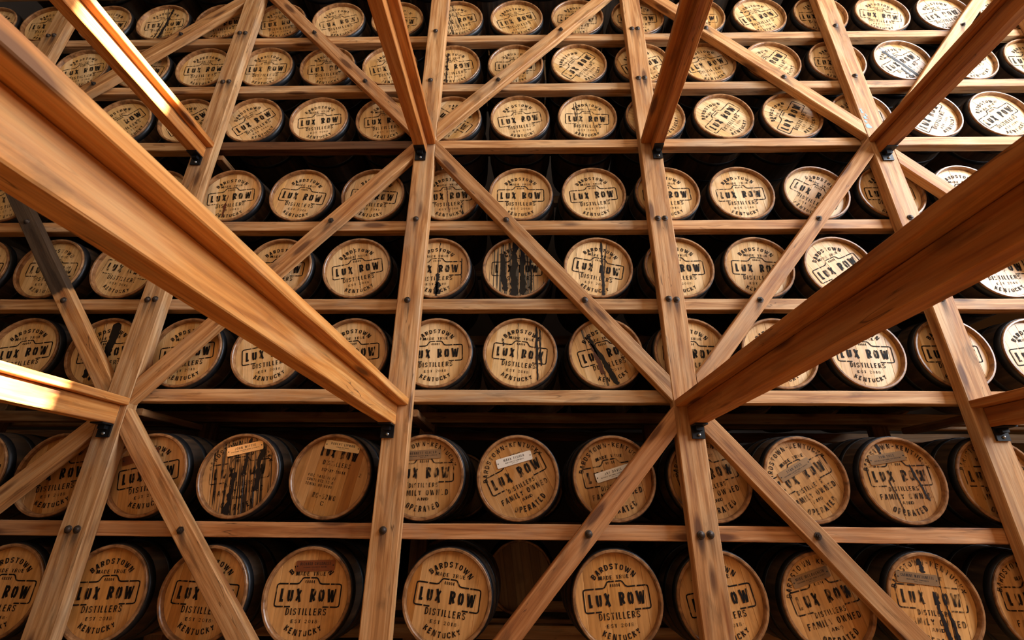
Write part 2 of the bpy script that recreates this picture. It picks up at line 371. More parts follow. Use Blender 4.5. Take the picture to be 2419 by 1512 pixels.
# ------------------------------------------------------------------ diagonal braces
BW, BT = 0.122, 0.074
NODE_Z = {-2: 0.15, 1: 2.49, 4: 4.90, 7: 7.15}
brace_list = [  # k0, node0, k1, node1, label, tint
    (1, 4, 2, 1, (4.90, 2.495), 'long stained brace running from the pale post down right to the paired-bolt post', (0.86, 0.80, 0.74, 1)),
    (1, 4, 0, 1, (4.885, 2.47), 'orange brace running from the pale post down left to the grey post', (0.98, 0.86, 0.72, 1)),
    (3, 4, 2, 1, (4.88, 2.51), 'thin brace running from the cracked right-hand post down left to the paired-bolt post', (1.0, 0.93, 0.88, 1)),
    (-1, 4, 0, 1, (4.88, 2.45), 'brace with a blackened upper half running down right to the grey post at the left', (1.0, 0.93, 0.86, 1)),
    (1, 4, 2, 7, (4.90, 7.14), 'pale brace rising right from the pale post towards the top middle', (1.04, 0.98, 0.88, 1)),
    (1, 4, 0, 7, (4.885, 7.15), 'reddish brace rising left from the pale post to the top edge', (0.90, 0.80, 0.74, 1)),
    (3, 4, 2, 7, (4.88, 7.10), 'bright brace rising left from the cracked right-hand post to the top edge', (1.10, 1.04, 0.94, 1)),
    (3, 4, 4, 7, (4.77, 7.23), 'sunlit brace rising right beside the upper right-hand beam', (1.12, 1.06, 1.0, 1)),
    (-1, 4, 0, 7, (4.88, 6.98), 'dim brace rising right across the top left corner', (0.86, 0.78, 0.66, 1)),
    (2, 1, 1, -2, (2.495, 0.23), 'reddish brace running from the paired-bolt post down left to the bottom edge', (0.90, 0.72, 0.60, 1)),
    (2, 1, 3, -2, (2.51, 0.09), 'brown brace running from the paired-bolt post down right to the bottom edge', (0.90, 0.82, 0.72, 1)),
    (0, 1, 1, -2, (2.47, 0.19), 'bark-edged brace running from the grey post down right to the bottom edge', (1.0, 0.94, 0.86, 1)),
    (0, 1, -1, -2, (2.45, 0.40), 'brace running from the grey post down left to the left edge', (0.92, 0.82, 0.68, 1)),
    (3, 4, 4, 1, (4.77, 2.50), 'brace running from the cracked right-hand post down right behind the big beam', (1.06, 0.98, 0.88, 1)),
    ]
for i, (k0, n0, k1, n1, zz, lab, tint) in enumerate(brace_list):
    x0, x1 = px(k0), px(k1); s = 1 if x1 > x0 else -1
    sl = (zz[1]-zz[0])/(x1-x0)
    xa, xb = x0+s*(PW/2+0.002), x1-s*(PW/2+0.002)
    za, zb = zz[0]+sl*(xa-x0), zz[0]+sl*(xb-x0)
    if xa > xb: xa, xb, za, zb = xb, xa, zb, za
    L = math.hypot(xb-xa, zb-za); ang = math.atan2(zb-za, xb-xa)
    cut = math.tan(ang)                     # vertical end cuts against the post sides
    me = timber_mesh('brace', L, BT, BW, BURNT if i == 3 else PINE, seed=700+i, cut0=cut, cut1=cut)
    root = empty('diagonal_brace', (xa, BT/2+0.002, za)); tag(root, lab, 'brace', 'diagonal braces')
    obj('plank', me, root, (0, 0, 0), (0, -ang, 0), tint)
    for r in (0, 2, 3, 5, 6):
        zc = RZ[r]-0.05
        if min(za, zb)+0.1 < zc < max(za, zb)-0.1:
            xc = xa+(zc-za)/((zb-za)/(xb-xa))
            obj('bolt', HEX_ME if i % 3 else BOLT_ME, root, (xc-xa, -BT/2-0.0015, zc-za)); obj('rust_trail', RUST_ME, root, (xc-xa, -BT/2-0.0012, zc-za), (0, -math.copysign(math.pi/2-abs(ang), ang)*-0.6, 0))

# ------------------------------------------------------------------ beams crossing the aisle (joist + cap plank)
beam_info = [  # post k, level, joist x range rel. post, joist bottom rel., label, tint
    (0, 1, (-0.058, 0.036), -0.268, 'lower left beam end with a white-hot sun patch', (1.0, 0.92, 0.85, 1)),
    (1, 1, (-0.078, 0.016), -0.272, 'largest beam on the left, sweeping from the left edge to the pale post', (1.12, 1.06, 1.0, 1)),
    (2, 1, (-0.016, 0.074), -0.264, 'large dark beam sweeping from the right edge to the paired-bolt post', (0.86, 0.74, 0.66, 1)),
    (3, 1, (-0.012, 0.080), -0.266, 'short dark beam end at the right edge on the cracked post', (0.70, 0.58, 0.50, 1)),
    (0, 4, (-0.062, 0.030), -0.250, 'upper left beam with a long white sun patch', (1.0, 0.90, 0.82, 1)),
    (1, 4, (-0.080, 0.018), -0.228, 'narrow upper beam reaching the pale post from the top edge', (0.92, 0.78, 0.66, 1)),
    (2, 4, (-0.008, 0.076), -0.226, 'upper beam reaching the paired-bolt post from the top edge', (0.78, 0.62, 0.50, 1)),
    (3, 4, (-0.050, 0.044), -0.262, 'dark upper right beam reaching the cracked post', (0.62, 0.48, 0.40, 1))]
BEAM_L = 4.5
skew = {(1, 1): (-0.0335, 0.0131, -0.020, 0.005), (2, 1): (0.0193, 0.0216, 0.013, 0.002), (1, 4): (-0.0187, 0, 0.002, 0.006), (2, 4): (-0.0264, 0.0127, 0.009, 0.003), (3, 4): (-0.0086, 0.0078, 0, 0), (0, 4): (0.0065, -0.0048, 0, -0.009), (0, 1): (0.0057, 0, 0.005, -0.003)}   # beams are not quite square to the rack
def bracket_mesh(wd):
    bm = bmesh.new()
    for (c, s) in (((0, -0.006, -0.045), (wd*0.94, 0.012, 0.09)), ((0, -0.045, -0.005), (wd*0.94, 0.09, 0.010)), ((0, -0.025, -0.022), (wd*0.5, 0.04, 0.036))):
        bmesh.ops.create_cube(bm, size=1.0, matrix=Matrix.Translation(c) @ Matrix.Diagonal((*s, 1)))
    me = bpy.data.meshes.new('bracket'); bm.to_mesh(me); bm.free(); me.materials.append(BRACK); return me
for i, (k, lev, (ja, jb), jz, lab, tint) in enumerate(beam_info):
    z = RZ[lev]; pt = z-0.088; pb = z-0.137; top = pb-0.0005; bot = z+jz
    vx, vz, ox, oz = skew.get((k, lev), (0, 0, 0, 0))
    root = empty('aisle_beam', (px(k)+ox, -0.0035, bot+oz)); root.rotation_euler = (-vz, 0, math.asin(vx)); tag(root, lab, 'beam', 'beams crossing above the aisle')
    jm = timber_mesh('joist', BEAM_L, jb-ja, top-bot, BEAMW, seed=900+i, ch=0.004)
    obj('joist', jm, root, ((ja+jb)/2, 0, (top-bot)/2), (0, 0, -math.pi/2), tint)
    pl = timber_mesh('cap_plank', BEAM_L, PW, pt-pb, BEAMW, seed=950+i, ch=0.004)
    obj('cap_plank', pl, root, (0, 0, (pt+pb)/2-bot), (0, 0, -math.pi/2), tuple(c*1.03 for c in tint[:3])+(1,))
    b = obj('bracket', bracket_mesh(jb-ja), root, ((ja+jb)/2, 0, -0.001)); tag(b, 'black steel bracket')
    obj('bolt', lathe('bracket_bolt', [(0, 0.011), (-0.007, 0.010), (-0.009, 0.0005)], 8, ZINC, True, True), b, (0.004, -0.0125, -0.066))
# ties running on into the rack behind each post
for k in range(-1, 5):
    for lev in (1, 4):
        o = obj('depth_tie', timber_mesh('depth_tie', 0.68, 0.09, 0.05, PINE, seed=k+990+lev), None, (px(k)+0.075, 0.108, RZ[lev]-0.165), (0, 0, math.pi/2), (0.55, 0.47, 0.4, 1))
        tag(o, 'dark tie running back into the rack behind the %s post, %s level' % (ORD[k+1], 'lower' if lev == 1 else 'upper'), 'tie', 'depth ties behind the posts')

# ------------------------------------------------------------------ stroke font (stencil cut)
G = {
 'A': [[(0.02,0),(0.44,1)],[(0.58,1),(0.98,0)],[(0.30,0.30),(0.72,0.30)]],
 'B': [[(0.08,0),(0.08,1)],[(0.26,1),(0.66,1),(0.86,0.88),(0.86,0.66),(0.66,0.54),(0.28,0.54)],[(0.70,0.50),(0.94,0.38),(0.94,0.14),(0.72,0),(0.26,0)]],
 'C': [[(0.96,0.72),(0.90,0.90),(0.70,1),(0.56,1)],[(0.42,1),(0.18,0.92),(0.06,0.70),(0.06,0.30),(0.18,0.08),(0.42,0)],[(0.56,0),(0.72,0),(0.90,0.10),(0.96,0.28)]],
 'D': [[(0.08,0),(0.08,1)],[(0.26,1),(0.60,0.98),(0.86,0.84),(0.96,0.60),(0.96,0.40),(0.86,0.16),(0.60,0.02),(0.26,0)]],
 'E': [[(0.10,0),(0.10,1)],[(0.28,1),(0.90,1)],[(0.28,0.52),(0.78,0.52)],[(0.28,0),(0.92,0)]],
 'F': [[(0.10,0),(0.10,1)],[(0.28,1),(0.92,1)],[(0.28,0.52),(0.80,0.52)]],
 'G': [[(0.94,0.78),(0.80,0.96),(0.58,1)],[(0.42,1),(0.16,0.90),(0.05,0.65),(0.05,0.35),(0.16,0.10),(0.42,0)],[(0.58,0),(0.94,0.10),(0.94,0.46),(0.62,0.46)]],
 'H': [[(0.08,0),(0.08,1)],[(0.92,0),(0.92,1)],[(0.26,0.5),(0.76,0.5)]],
 'I': [[(0.5,0),(0.5,1)]],
 'J': [[(0.82,1),(0.82,0.22),(0.62,0),(0.36,0),(0.14,0.18)]],
 'K': [[(0.10,0),(0.10,1)],[(0.94,1),(0.34,0.50)],[(0.46,0.52),(0.98,0)]],
 'L': [[(0.14,0.0),(0.14,1)],[(0.36,0.0),(0.94,0.0)]],
 'M': [[(0.02,0),(0.06,1),0.7],[(0.20,1),(0.46,0.12)],[(0.54,0.12),(0.80,1),0.6],[(0.94,1),(0.98,0)]],
 'N': [[(0.04,0),(0.04,1),0.8],[(0.20,1),(0.78,0)],[(0.96,0),(0.96,1),0.8]],
 'O': [[(0.43,1),(0.20,0.92),(0.06,0.70),(0.06,0.30),(0.20,0.08),(0.43,0)],[(0.57,1),(0.80,0.92),(0.94,0.70),(0.94,0.30),(0.80,0.08),(0.57,0)]],
 'P': [[(0.08,0),(0.08,1)],[(0.26,1),(0.68,1),(0.92,0.86),(0.92,0.62),(0.68,0.46),(0.26,0.46)]],
 'Q': [[(0.43,1),(0.20,0.92),(0.06,0.70),(0.06,0.30),(0.20,0.08),(0.43,0)],[(0.57,1),(0.80,0.92),(0.94,0.70),(0.94,0.30),(0.80,0.08),(0.57,0)],[(0.6,0.25),(1.0,-0.05)]],
 'R': [[(0.08,0),(0.08,1)],[(0.28,1),(0.66,1),(0.90,0.88),(0.90,0.64),(0.68,0.50),(0.28,0.50)],[(0.50,0.44),(0.96,0)]],
 'S': [[(0.94,0.80),(0.80,0.97),(0.50,1),(0.18,0.94),(0.08,0.78),(0.20,0.60),(0.44,0.53)],[(0.56,0.49),(0.84,0.40),(0.94,0.22),(0.80,0.05),(0.50,0),(0.18,0.05),(0.04,0.20)]],
 'T': [[(0.5,0),(0.5,0.86)],[(0.0,1),(0.42,1)],[(0.58,1),(1.0,1)]],
 'U': [[(0.08,1),(0.08,0.28),(0.20,0.06),(0.44,0)],[(0.92,1),(0.92,0.28),(0.80,0.06),(0.58,0)]],
 'V': [[(0.02,1),(0.46,0)],[(0.56,0),(0.98,1)]],
 'W': [[(0.02,1),(0.25,0)],[(0.34,0.10),(0.47,0.92),0.55],[(0.54,0.92),(0.72,0)],[(0.80,0.08),(1.0,1),0.6]],
 'X': [[(0.06,1),(0.94,0)],[(0.02,0),(0.36,0.40),0.75],[(0.62,0.62),(0.96,1),0.75]],
 'Y': [[(0.02,1),(0.46,0.52)],[(0.56,0.54),(0.98,1)],[(0.5,0.42),(0.5,0)]],
 'Z': [[(0.06,1),(0.94,1),(0.06,0),(0.94,0)]],
 '0': [[(0.43,1),(0.16,0.84),(0.10,0.5),(0.16,0.16),(0.43,0)],[(0.57,1),(0.84,0.84),(0.90,0.5),(0.84,0.16),(0.57,0)]],
 '1': [[(0.55,0),(0.55,1)],[(0.38,0.86),(0.2,0.78)]],
 '2': [[(0.08,0.74),(0.22,0.95),(0.50,1),(0.82,0.92),(0.88,0.70),(0.60,0.44)],[(0.50,0.36),(0.10,0.0)],[(0.26,0),(0.94,0)]],
 '3': [[(0.10,0.86),(0.40,1),(0.82,0.90),(0.82,0.64),(0.50,0.53)],[(0.56,0.50),(0.90,0.36),(0.84,0.08),(0.46,0),(0.08,0.14)]],
 '4': [[(0.70,0),(0.70,1)],[(0.56,0.96),(0.06,0.30)],[(0.06,0.28),(0.56,0.28)],[(0.80,0.28),(0.96,0.28)]],
 '5': [[(0.88,1),(0.16,1),(0.12,0.56),(0.50,0.62),(0.88,0.48),(0.88,0.16),(0.54,0),(0.10,0.08)]],
 '7': [[(0.08,1),(0.92,1),(0.40,0)]],
 '8': [[(0.44,1),(0.16,0.90),(0.16,0.64),(0.44,0.53),(0.10,0.40),(0.10,0.12),(0.44,0)],[(0.57,1),(0.84,0.90),(0.84,0.64),(0.57,0.53),(0.92,0.40),(0.92,0.12),(0.57,0)]],
 '-': [[(0.15,0.5),(0.85,0.5)]],
 '.': [[(0.42,0.42),(0.58,0.58)]],
 '*': [[(0.30,0.52),(0.70,0.52)]],
 '&': [[(0.95,0),(0.25,0.75),(0.35,1),(0.62,1),(0.66,0.78),(0.15,0.38),(0.15,0.1),(0.45,0),(0.92,0.42)]],
 "'": [[(0.5,0.75),(0.5,1)]],
}
ADV = {'I': 0.42, 'M': 1.3, 'W': 1.5, 'L': 0.85, 'N': 1.08, "'": 0.4, '*': 0.5, '.': 0.4, '1': 0.7, ' ': 0.62}
def stroke(V, Fs, pts, t, mapf, serif=0.0):
    """a polyline thickened to width t (in glyph-local metres), mapped through mapf"""
    n = len(pts); L_, R_ = [], []
    for i, (x, y) in enumerate(pts):
        if i == 0: dx, dy = pts[1][0]-x, pts[1][1]-y
        elif i == n-1: dx, dy = x-pts[i-1][0], y-pts[i-1][1]
        else:
            a = Vector((x-pts[i-1][0], y-pts[i-1][1])).normalized(); b = Vector((pts[i+1][0]-x, pts[i+1][1]-y)).normalized()
            dx, dy = (a+b) if (a+b).length > 1e-6 else a
        l = math.hypot(dx, dy) or 1; nx, ny = -dy/l*t/2, dx/l*t/2
        L_.append((x+nx, y+ny)); R_.append((x-nx, y-ny))
    base = len(V)
    for i in range(n):
        for p in (L_[i], R_[i]):
            X, Z = mapf(*p); V.append((X, 0, Z))
    for i in range(n-1):
        b = base+2*i; Fs.append((b, b+1, b+3, b+2))
def text(V, Fs, s, h, width, t, mapf, heavy=None):
    """lay a string out centred on 0; width = total width; t stroke width"""
    GP = 0.34; units = sum(ADV.get(c, 1.0)+GP for c in s)-GP
    u = width/units; x = -width/2
    for c in s:
        wgl = ADV.get(c, 1.0)*u
        for pl in G.get(c, []):
            thin = pl[-1] if isinstance(pl[-1], float) else 1.0
            pl = [p for p in pl if not isinstance(p, float)]
            pts = [(x+t/2+a*(wgl-t) if c not in 'I' else x+wgl*0.5, t/2+b*(h-t) if not (len(pl) == 2 and abs(pl[0][1]-pl[1][1]) > 0.6) else b*h) for a, b in pl]
            tt = t*(thin if t > 0.004 else 0.5+0.5*thin)
            if heavy and len(pl) == 2 and abs(pl[0][0]-pl[1][0]) < 0.3 and abs(pl[0][1]-pl[1][1]) > 0.6: tt = t*heavy
            stroke(V, Fs, pts, tt, mapf)
        x += wgl+GP*u
def line(cx, cz): return lambda x, y: (cx+x, cz+y)
def arc_top(r, z0=0.0, mid=math.pi/2): return lambda x, y: ((r+y)*math.cos(mid-x/r), z0+(r+y)*math.sin(mid-x/r))
def arc_bot(r, z0=0.0, mid=-math.pi/2): return lambda x, y: ((r-y)*math.cos(mid+x/r), z0+(r-y)*math.sin(mid+x/r))
HR = 0.254
def frame(V, Fs, zc, gapx=0.40, t=0.0080):
    R = HR; hw, hh, c = 0.80*R, 0.245*R, 0.055*R; T, B = zc+hh, zc-hh
    P = lambda pts: stroke(V, Fs, pts, t, lambda x, y: (x, y))
    P([(-0.53*R, T), (-hw+c, T), (-hw+0.2*c, T-0.3*c), (-hw, T-c), (-hw, B+c), (-hw+0.2*c, B+0.3*c), (-hw+c, B), (-0.58*R, B)])
    P([(-0.55*R, B), (-gapx*R, B)])
    bz = T+0.135*R
    P([(-0.50*R, T), (-0.31*R, T), (-0.255*R, T+0.02*R), (-0.19*R, bz-0.02*R), (-0.155*R, bz), (-0.015*R, bz)])
    P([(0.015*R, bz), (0.155*R, bz), (0.19*R, bz-0.02*R), (0.255*R, T+0.02*R), (0.31*R, T), (0.50*R, T)])
    P([(0.53*R, T), (hw-c, T), (hw-0.2*c, T-0.3*c), (hw, T-c), (hw, B+c), (hw-0.2*c, B+0.3*c), (hw-c, B), (0.58*R, B)])
    P([(0.55*R, B), (gapx*R, B)])
def design_a():
    V, Fs, R = [], [], HR
    text(V, Fs, 'BARDSTOWN', 0.13*R, 1.08*R, 0.0068, arc_top(0.64*R))
    text(V, Fs, 'MADE TRUE', 0.085*R, 0.76*R, 0.0026, line(0, 0.425*R), heavy=2.2)
    frame(V, Fs, 0.0)
    text(V, Fs, '40004', 0.075*R, 0.25*R, 0.003, line(0, 0.255*R))
    text(V, Fs, 'LUX ROW', 0.285*R, 1.40*R, 0.0152, line(0, -0.145*R))
    text(V, Fs, 'DISTILLERS', 0.145*R, 1.0*R, 0.0052, line(0.01*R, -0.42*R), heavy=1.25)
    text(V, Fs, '*EST 2018*', 0.075*R, 0.76*R, 0.0025, line(0, -0.585*R), heavy=2.2)
    text(V, Fs, 'KENTUCKY', 0.13*R, 1.0*R, 0.0068, arc_bot(0.86*R))
    return mesh_from('stencil_made_true', V, Fs, INK)
def design_b():
    V, Fs, R = [], [], HR
    text(V, Fs, 'BARDSTOWN-KENTUCKY', 0.125*R, 2.05*R, 0.0056, arc_top(0.80*R))
    text(V, Fs, 'MADE TRUE', 0.085*R, 0.72*R, 0.0033, arc_top(1.5*R, -0.98*R), heavy=2.2)
    frame(V, Fs, 0.10*R, gapx=0.40)
    text(V, Fs, '40004', 0.075*R, 0.25*R, 0.003, line(0, 0.355*R))
    text(V, Fs, 'LUX ROW', 0.285*R, 1.40*R, 0.0152, line(0, -0.045*R))
    text(V, Fs, 'DISTILLERS', 0.115*R, 0.78*R, 0.0050, line(0, -0.275*R))
    text(V, Fs, 'FAMILY OWNED', 0.14*R, 1.34*R, 0.0062, line(0, -0.475*R))
    text(V, Fs, 'AND', 0.075*R, 0.30*R, 0.0034, line(0, -0.60*R), heavy=2.2)
    text(V, Fs, 'OPERATED', 0.15*R, 0.98*R, 0.0080, arc_bot(0.88*R))
    return mesh_from('stencil_family_owned', V, Fs, INK)
def design_c():
    V, Fs, R = [], [], HR
    text(V, Fs, 'LUX ROW', 0.24*R, 1.05*R, 0.0135, line(0.04*R, 0.46*R))
    text(V, Fs, 'DISTILLERS', 0.12*R, 0.78*R, 0.0045, line(0.05*R, 0.25*R))
    text(V, Fs, 'DSP-KY-20044', 0.08*R, 0.66*R, 0.0032, line(0.02*R, 0.08*R))
    text(V, Fs, 'FILL DATE 11 17', 0.07*R, 0.78*R, 0.003, line(-0.24*R, -0.10*R))
    text(V, Fs, 'CONTENTS 53 0', 0.07*R, 0.74*R, 0.003, line(-0.26*R, -0.21*R))
    text(V, Fs, 'SERIAL NO 0005', 0.07*R, 0.74*R, 0.003, line(-0.26*R, -0.32*R))
    text(V, Fs, 'RC-53WG', 0.13*R, 0.64*R, 0.0052, line(-0.02*R, -0.60*R))
    text(V, Fs, 'C', 0.11*R, 0.09*R, 0.0045, line(-0.02*R, -0.76*R))
    text(V, Fs, '2', 0.10*R, 0.08*R, 0.0045, line(0.76*R, 0.10*R))
    return mesh_from('stencil_serial', V, Fs, INK)
DESIGN = {'A': design_a(), 'B': design_b(), 'C': design_c()}

# ------------------------------------------------------------------ barrel parts (shared meshes)
BL, RC, RB = 0.88, 0.277, 0.3115
def brad(y): return RC+(RB-RC)*(1-((y-BL/2)/(BL/2))**2)
def body_profile():
    ys = [0.012, 0.03, 0.08, 0.16, 0.25, 0.34, 0.44, 0.54, 0.63, 0.72, 0.80, 0.85, BL]
    return [(0.012, RC-0.02)]+[(y, brad(y)) for y in ys]+[(BL, RC-0.02), (BL-0.03, RC-0.022), (BL-0.03, 0.001)]
BODY_ME = lathe('stave_body', body_profile(), 30, BODY, False)
CHIME_ME = lathe('chime', [(0.014, RC+0.0003), (0.004, RC-0.0002), (0.0, RC-0.004), (0.0, RC-0.015), (0.006, RC-0.020), (0.040, RC-0.0225)], 44, CHIME, False)
def hoop_mesh(a, b):
    pr = [(a, brad(a)), (a+0.001, brad(a)+0.0032), ((a+b)/2, brad((a+b)/2)+0.0034), (b-0.001, brad(b)+0.0032), (b, brad(b))]
    return lathe('hoop', pr, 40, STEEL, True)
HOOPS = [hoop_mesh(0.016, 0.062), hoop_mesh(0.165, 0.203), hoop_mesh(0.300, 0.336), hoop_mesh(BL-0.336, BL-0.300)]
BOARD_EDGES = [-0.2545, -0.192, -0.122, -0.050, 0.030, 0.104, 0.178, 0.2545]
def board_mesh(a, b, k):
    """one plank of the round head, upright in local Z, front face near y=0.034"""
    r = 0.2548; n = 6; g = 0.0003; y0 = 0.0335+0.0005*((k*7) % 3-1); ch = 0.0009
    def outline(a_, b_, rr):
        xs = [a_+(b_-a_)*i/n for i in range(n+1)]
        topp = [(x, math.sqrt(max(rr*rr-x*x, 1e-9))) for x in xs]
        return topp+[(x, -z) for x, z in reversed(topp)]
    A = outline(a+g, b-g, r); Bq = outline(a+g+ch, b-g-ch, r-ch)
    m_ = len(A); vs = [(x, y0, z) for x, z in Bq]+[(x, y0+ch, z) for x, z in A]+[(x, y0+0.016, z) for x, z in A]
    fs = [tuple(range(m_))]
    for lay in (0, 1):
        for i in range(m_):
            p, q = lay*m_+i, lay*m_+(i+1) % m_; fs.append((p, p+m_, q+m_, q))
    me = mesh_from('head_board', vs, fs, HEAD)
    bm = bmesh.new(); bm.from_mesh(me); bmesh.ops.recalc_face_normals(bm, faces=bm.faces); bm.to_mesh(me); bm.free(); return me
BOARDS = [board_mesh(BOARD_EDGES[i], BOARD_EDGES[i+1], i) for i in range(7)]
YB, HC = 0.098, 0.2915                      # head plane Y; axis height above the rail

def plate_mesh(material):
    w_, h_, t = 0.125, 0.031, 0.0025; c = 0.008
    P = [(-w_+c, -h_), (w_-c, -h_), (w_-c*0.3, -h_+c*0.3), (w_, -h_+c), (w_, h_-c), (w_-c*0.3, h_-c*0.3), (w_-c, h_), (-w_+c, h_), (-w_+c*0.3, h_-c*0.3), (-w_, h_-c), (-w_, -h_+c), (-w_+c*0.3, -h_+c*0.3)]
    n = len(P); vs = [(x, -t, z) for x, z in P]+[(x, 0, z) for x, z in P]
    fs = [tuple(range(n)), tuple(n+i for i in reversed(range(n)))]+[(i, (i+1) % n, n+(i+1) % n, n+i) for i in range(n)]
    me = mesh_from('name_plate', vs, fs, material)
    bm = bmesh.new(); bm.from_mesh(me); bmesh.ops.recalc_face_normals(bm, faces=bm.faces); bm.to_mesh(me); bm.free(); return me
PLATE = {'brass': plate_mesh(BRASS), 'bronze': plate_mesh(BRONZE), 'silver': plate_mesh(SILVER), 'copper': plate_mesh(COPPER)}
SCREW = lathe('plate_screw', [(0, 0.0042), (-0.0012, 0.0038), (-0.0016, 0.0003)], 8, ENGR, True, True)

def drip_mesh(seed, x0, z0, x1, z1, wd, material):
    """an irregular dried drip from (x0,z0) down to (x1,z1), wd wide, laid flat on the head"""
    rnd = random.Random(seed); n = 26; V, Fs = [], []; a = wd*0.5; b = wd*0.5
    for i in range(n+1):
        t = i/n; x = x0+(x1-x0)*t+rnd.uniform(-1, 1)*0.0022; z = z0+(z1-z0)*t
        a += rnd.uniform(-0.22, 0.22)*wd; b += rnd.uniform(-0.22, 0.22)*wd
        a = min(max(a, wd*0.22), wd*0.8); b = min(max(b, wd*0.22), wd*0.8)
        k = 0.25 if i in (0, n) else 1.0
        V += [(x-a*k, 0, z), (x+b*k, 0, z)]
    for i in range(n): Fs.append((2*i, 2*i+1, 2*i+3, 2*i+2))
    return mesh_from('drip', V, Fs, material)
TAR = simple('black_seepage', (0.010, 0.008, 0.009), 0.5)
TAR.node_tree.nodes['Principled BSDF'].inputs['Specular IOR Level'].default_value = 0.25
RESIN = simple('red_brown_resin', (0.10, 0.022, 0.008), 0.3)
def barrel(X, row, ang, label, design='A', fade=0.2, stain=None, tint=(1, 1, 1), plate=None, streaks=(), depth=YB, simple_=False, group=None):
    root = empty('barrel', (X, depth, RZ[row])); tag(root, label, 'barrel', group)
    loc = (0, 0, HC+random.uniform(0, 0.001)); rot = (0, -math.radians(ang), 0)
    obj('stave_body', BODY_ME, root, loc, rot)
    obj('chime', CHIME_ME, root, loc, rot)
    for h in (HOOPS if not simple_ else HOOPS[:2]): obj('hoop', h, root, loc, rot)
    for i, b in enumerate(BOARDS):
        v = random.uniform(0.94, 1.05); st = 0.0
        if stain:
            st = stain[i] if isinstance(stain, (list, tuple)) else stain*random.uniform(0.85, 1.1)
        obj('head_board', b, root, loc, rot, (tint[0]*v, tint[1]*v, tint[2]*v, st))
    if not simple_:
        obj('stencil_lettering', DESIGN[design], root, (0, 0.0315, loc[2]), rot, (1, 1, 1, fade))['kind'] = 'stuff'
    for j, st in enumerate(streaks):
        x0, z0, x1, z1, wd = st[:5]
        q = lambda x, z: max(min(z, math.sqrt(max(0.2525**2-x*x, 0))), -math.sqrt(max(0.2525**2-x*x, 0)))
        obj('drip', drip_mesh(int(X*1000)+j*17+row, x0, q(x0, z0), x1, q(x1, z1), wd, RESIN if len(st) > 5 else TAR), root, (0, 0.0311, loc[2]))
    if plate:
        name, sub, kind, (dx, dz), pa = plate
        p = obj('name_plate', PLATE[kind], root, (dx, 0.0308, loc[2]+dz), (0, -math.radians(pa), 0)); tag(p, '%s name plate' % kind)
        V, Fs = [], []
        wd = min(0.195, 0.0125*len(name)+0.01)
        text(V, Fs, name, 0.0165, wd, 0.0026, line(0, 0.003))
        if sub: text(V, Fs, sub, 0.0075, min(0.20, 0.0062*len(sub)), 0.0015, line(0, -0.0125))
        if name: text(V, Fs, 'APRIL 2018', 0.0042, 0.042, 0.0009, line(0, -0.0215))
        if name: obj('engraving', mesh_from('engraving', V, Fs, ENGR), p, (0, -0.0028, 0))['kind'] = 'stuff'
        for s in (-1, 1): obj('screw', SCREW, p, (s*0.114, -0.0026, 0))
    return root

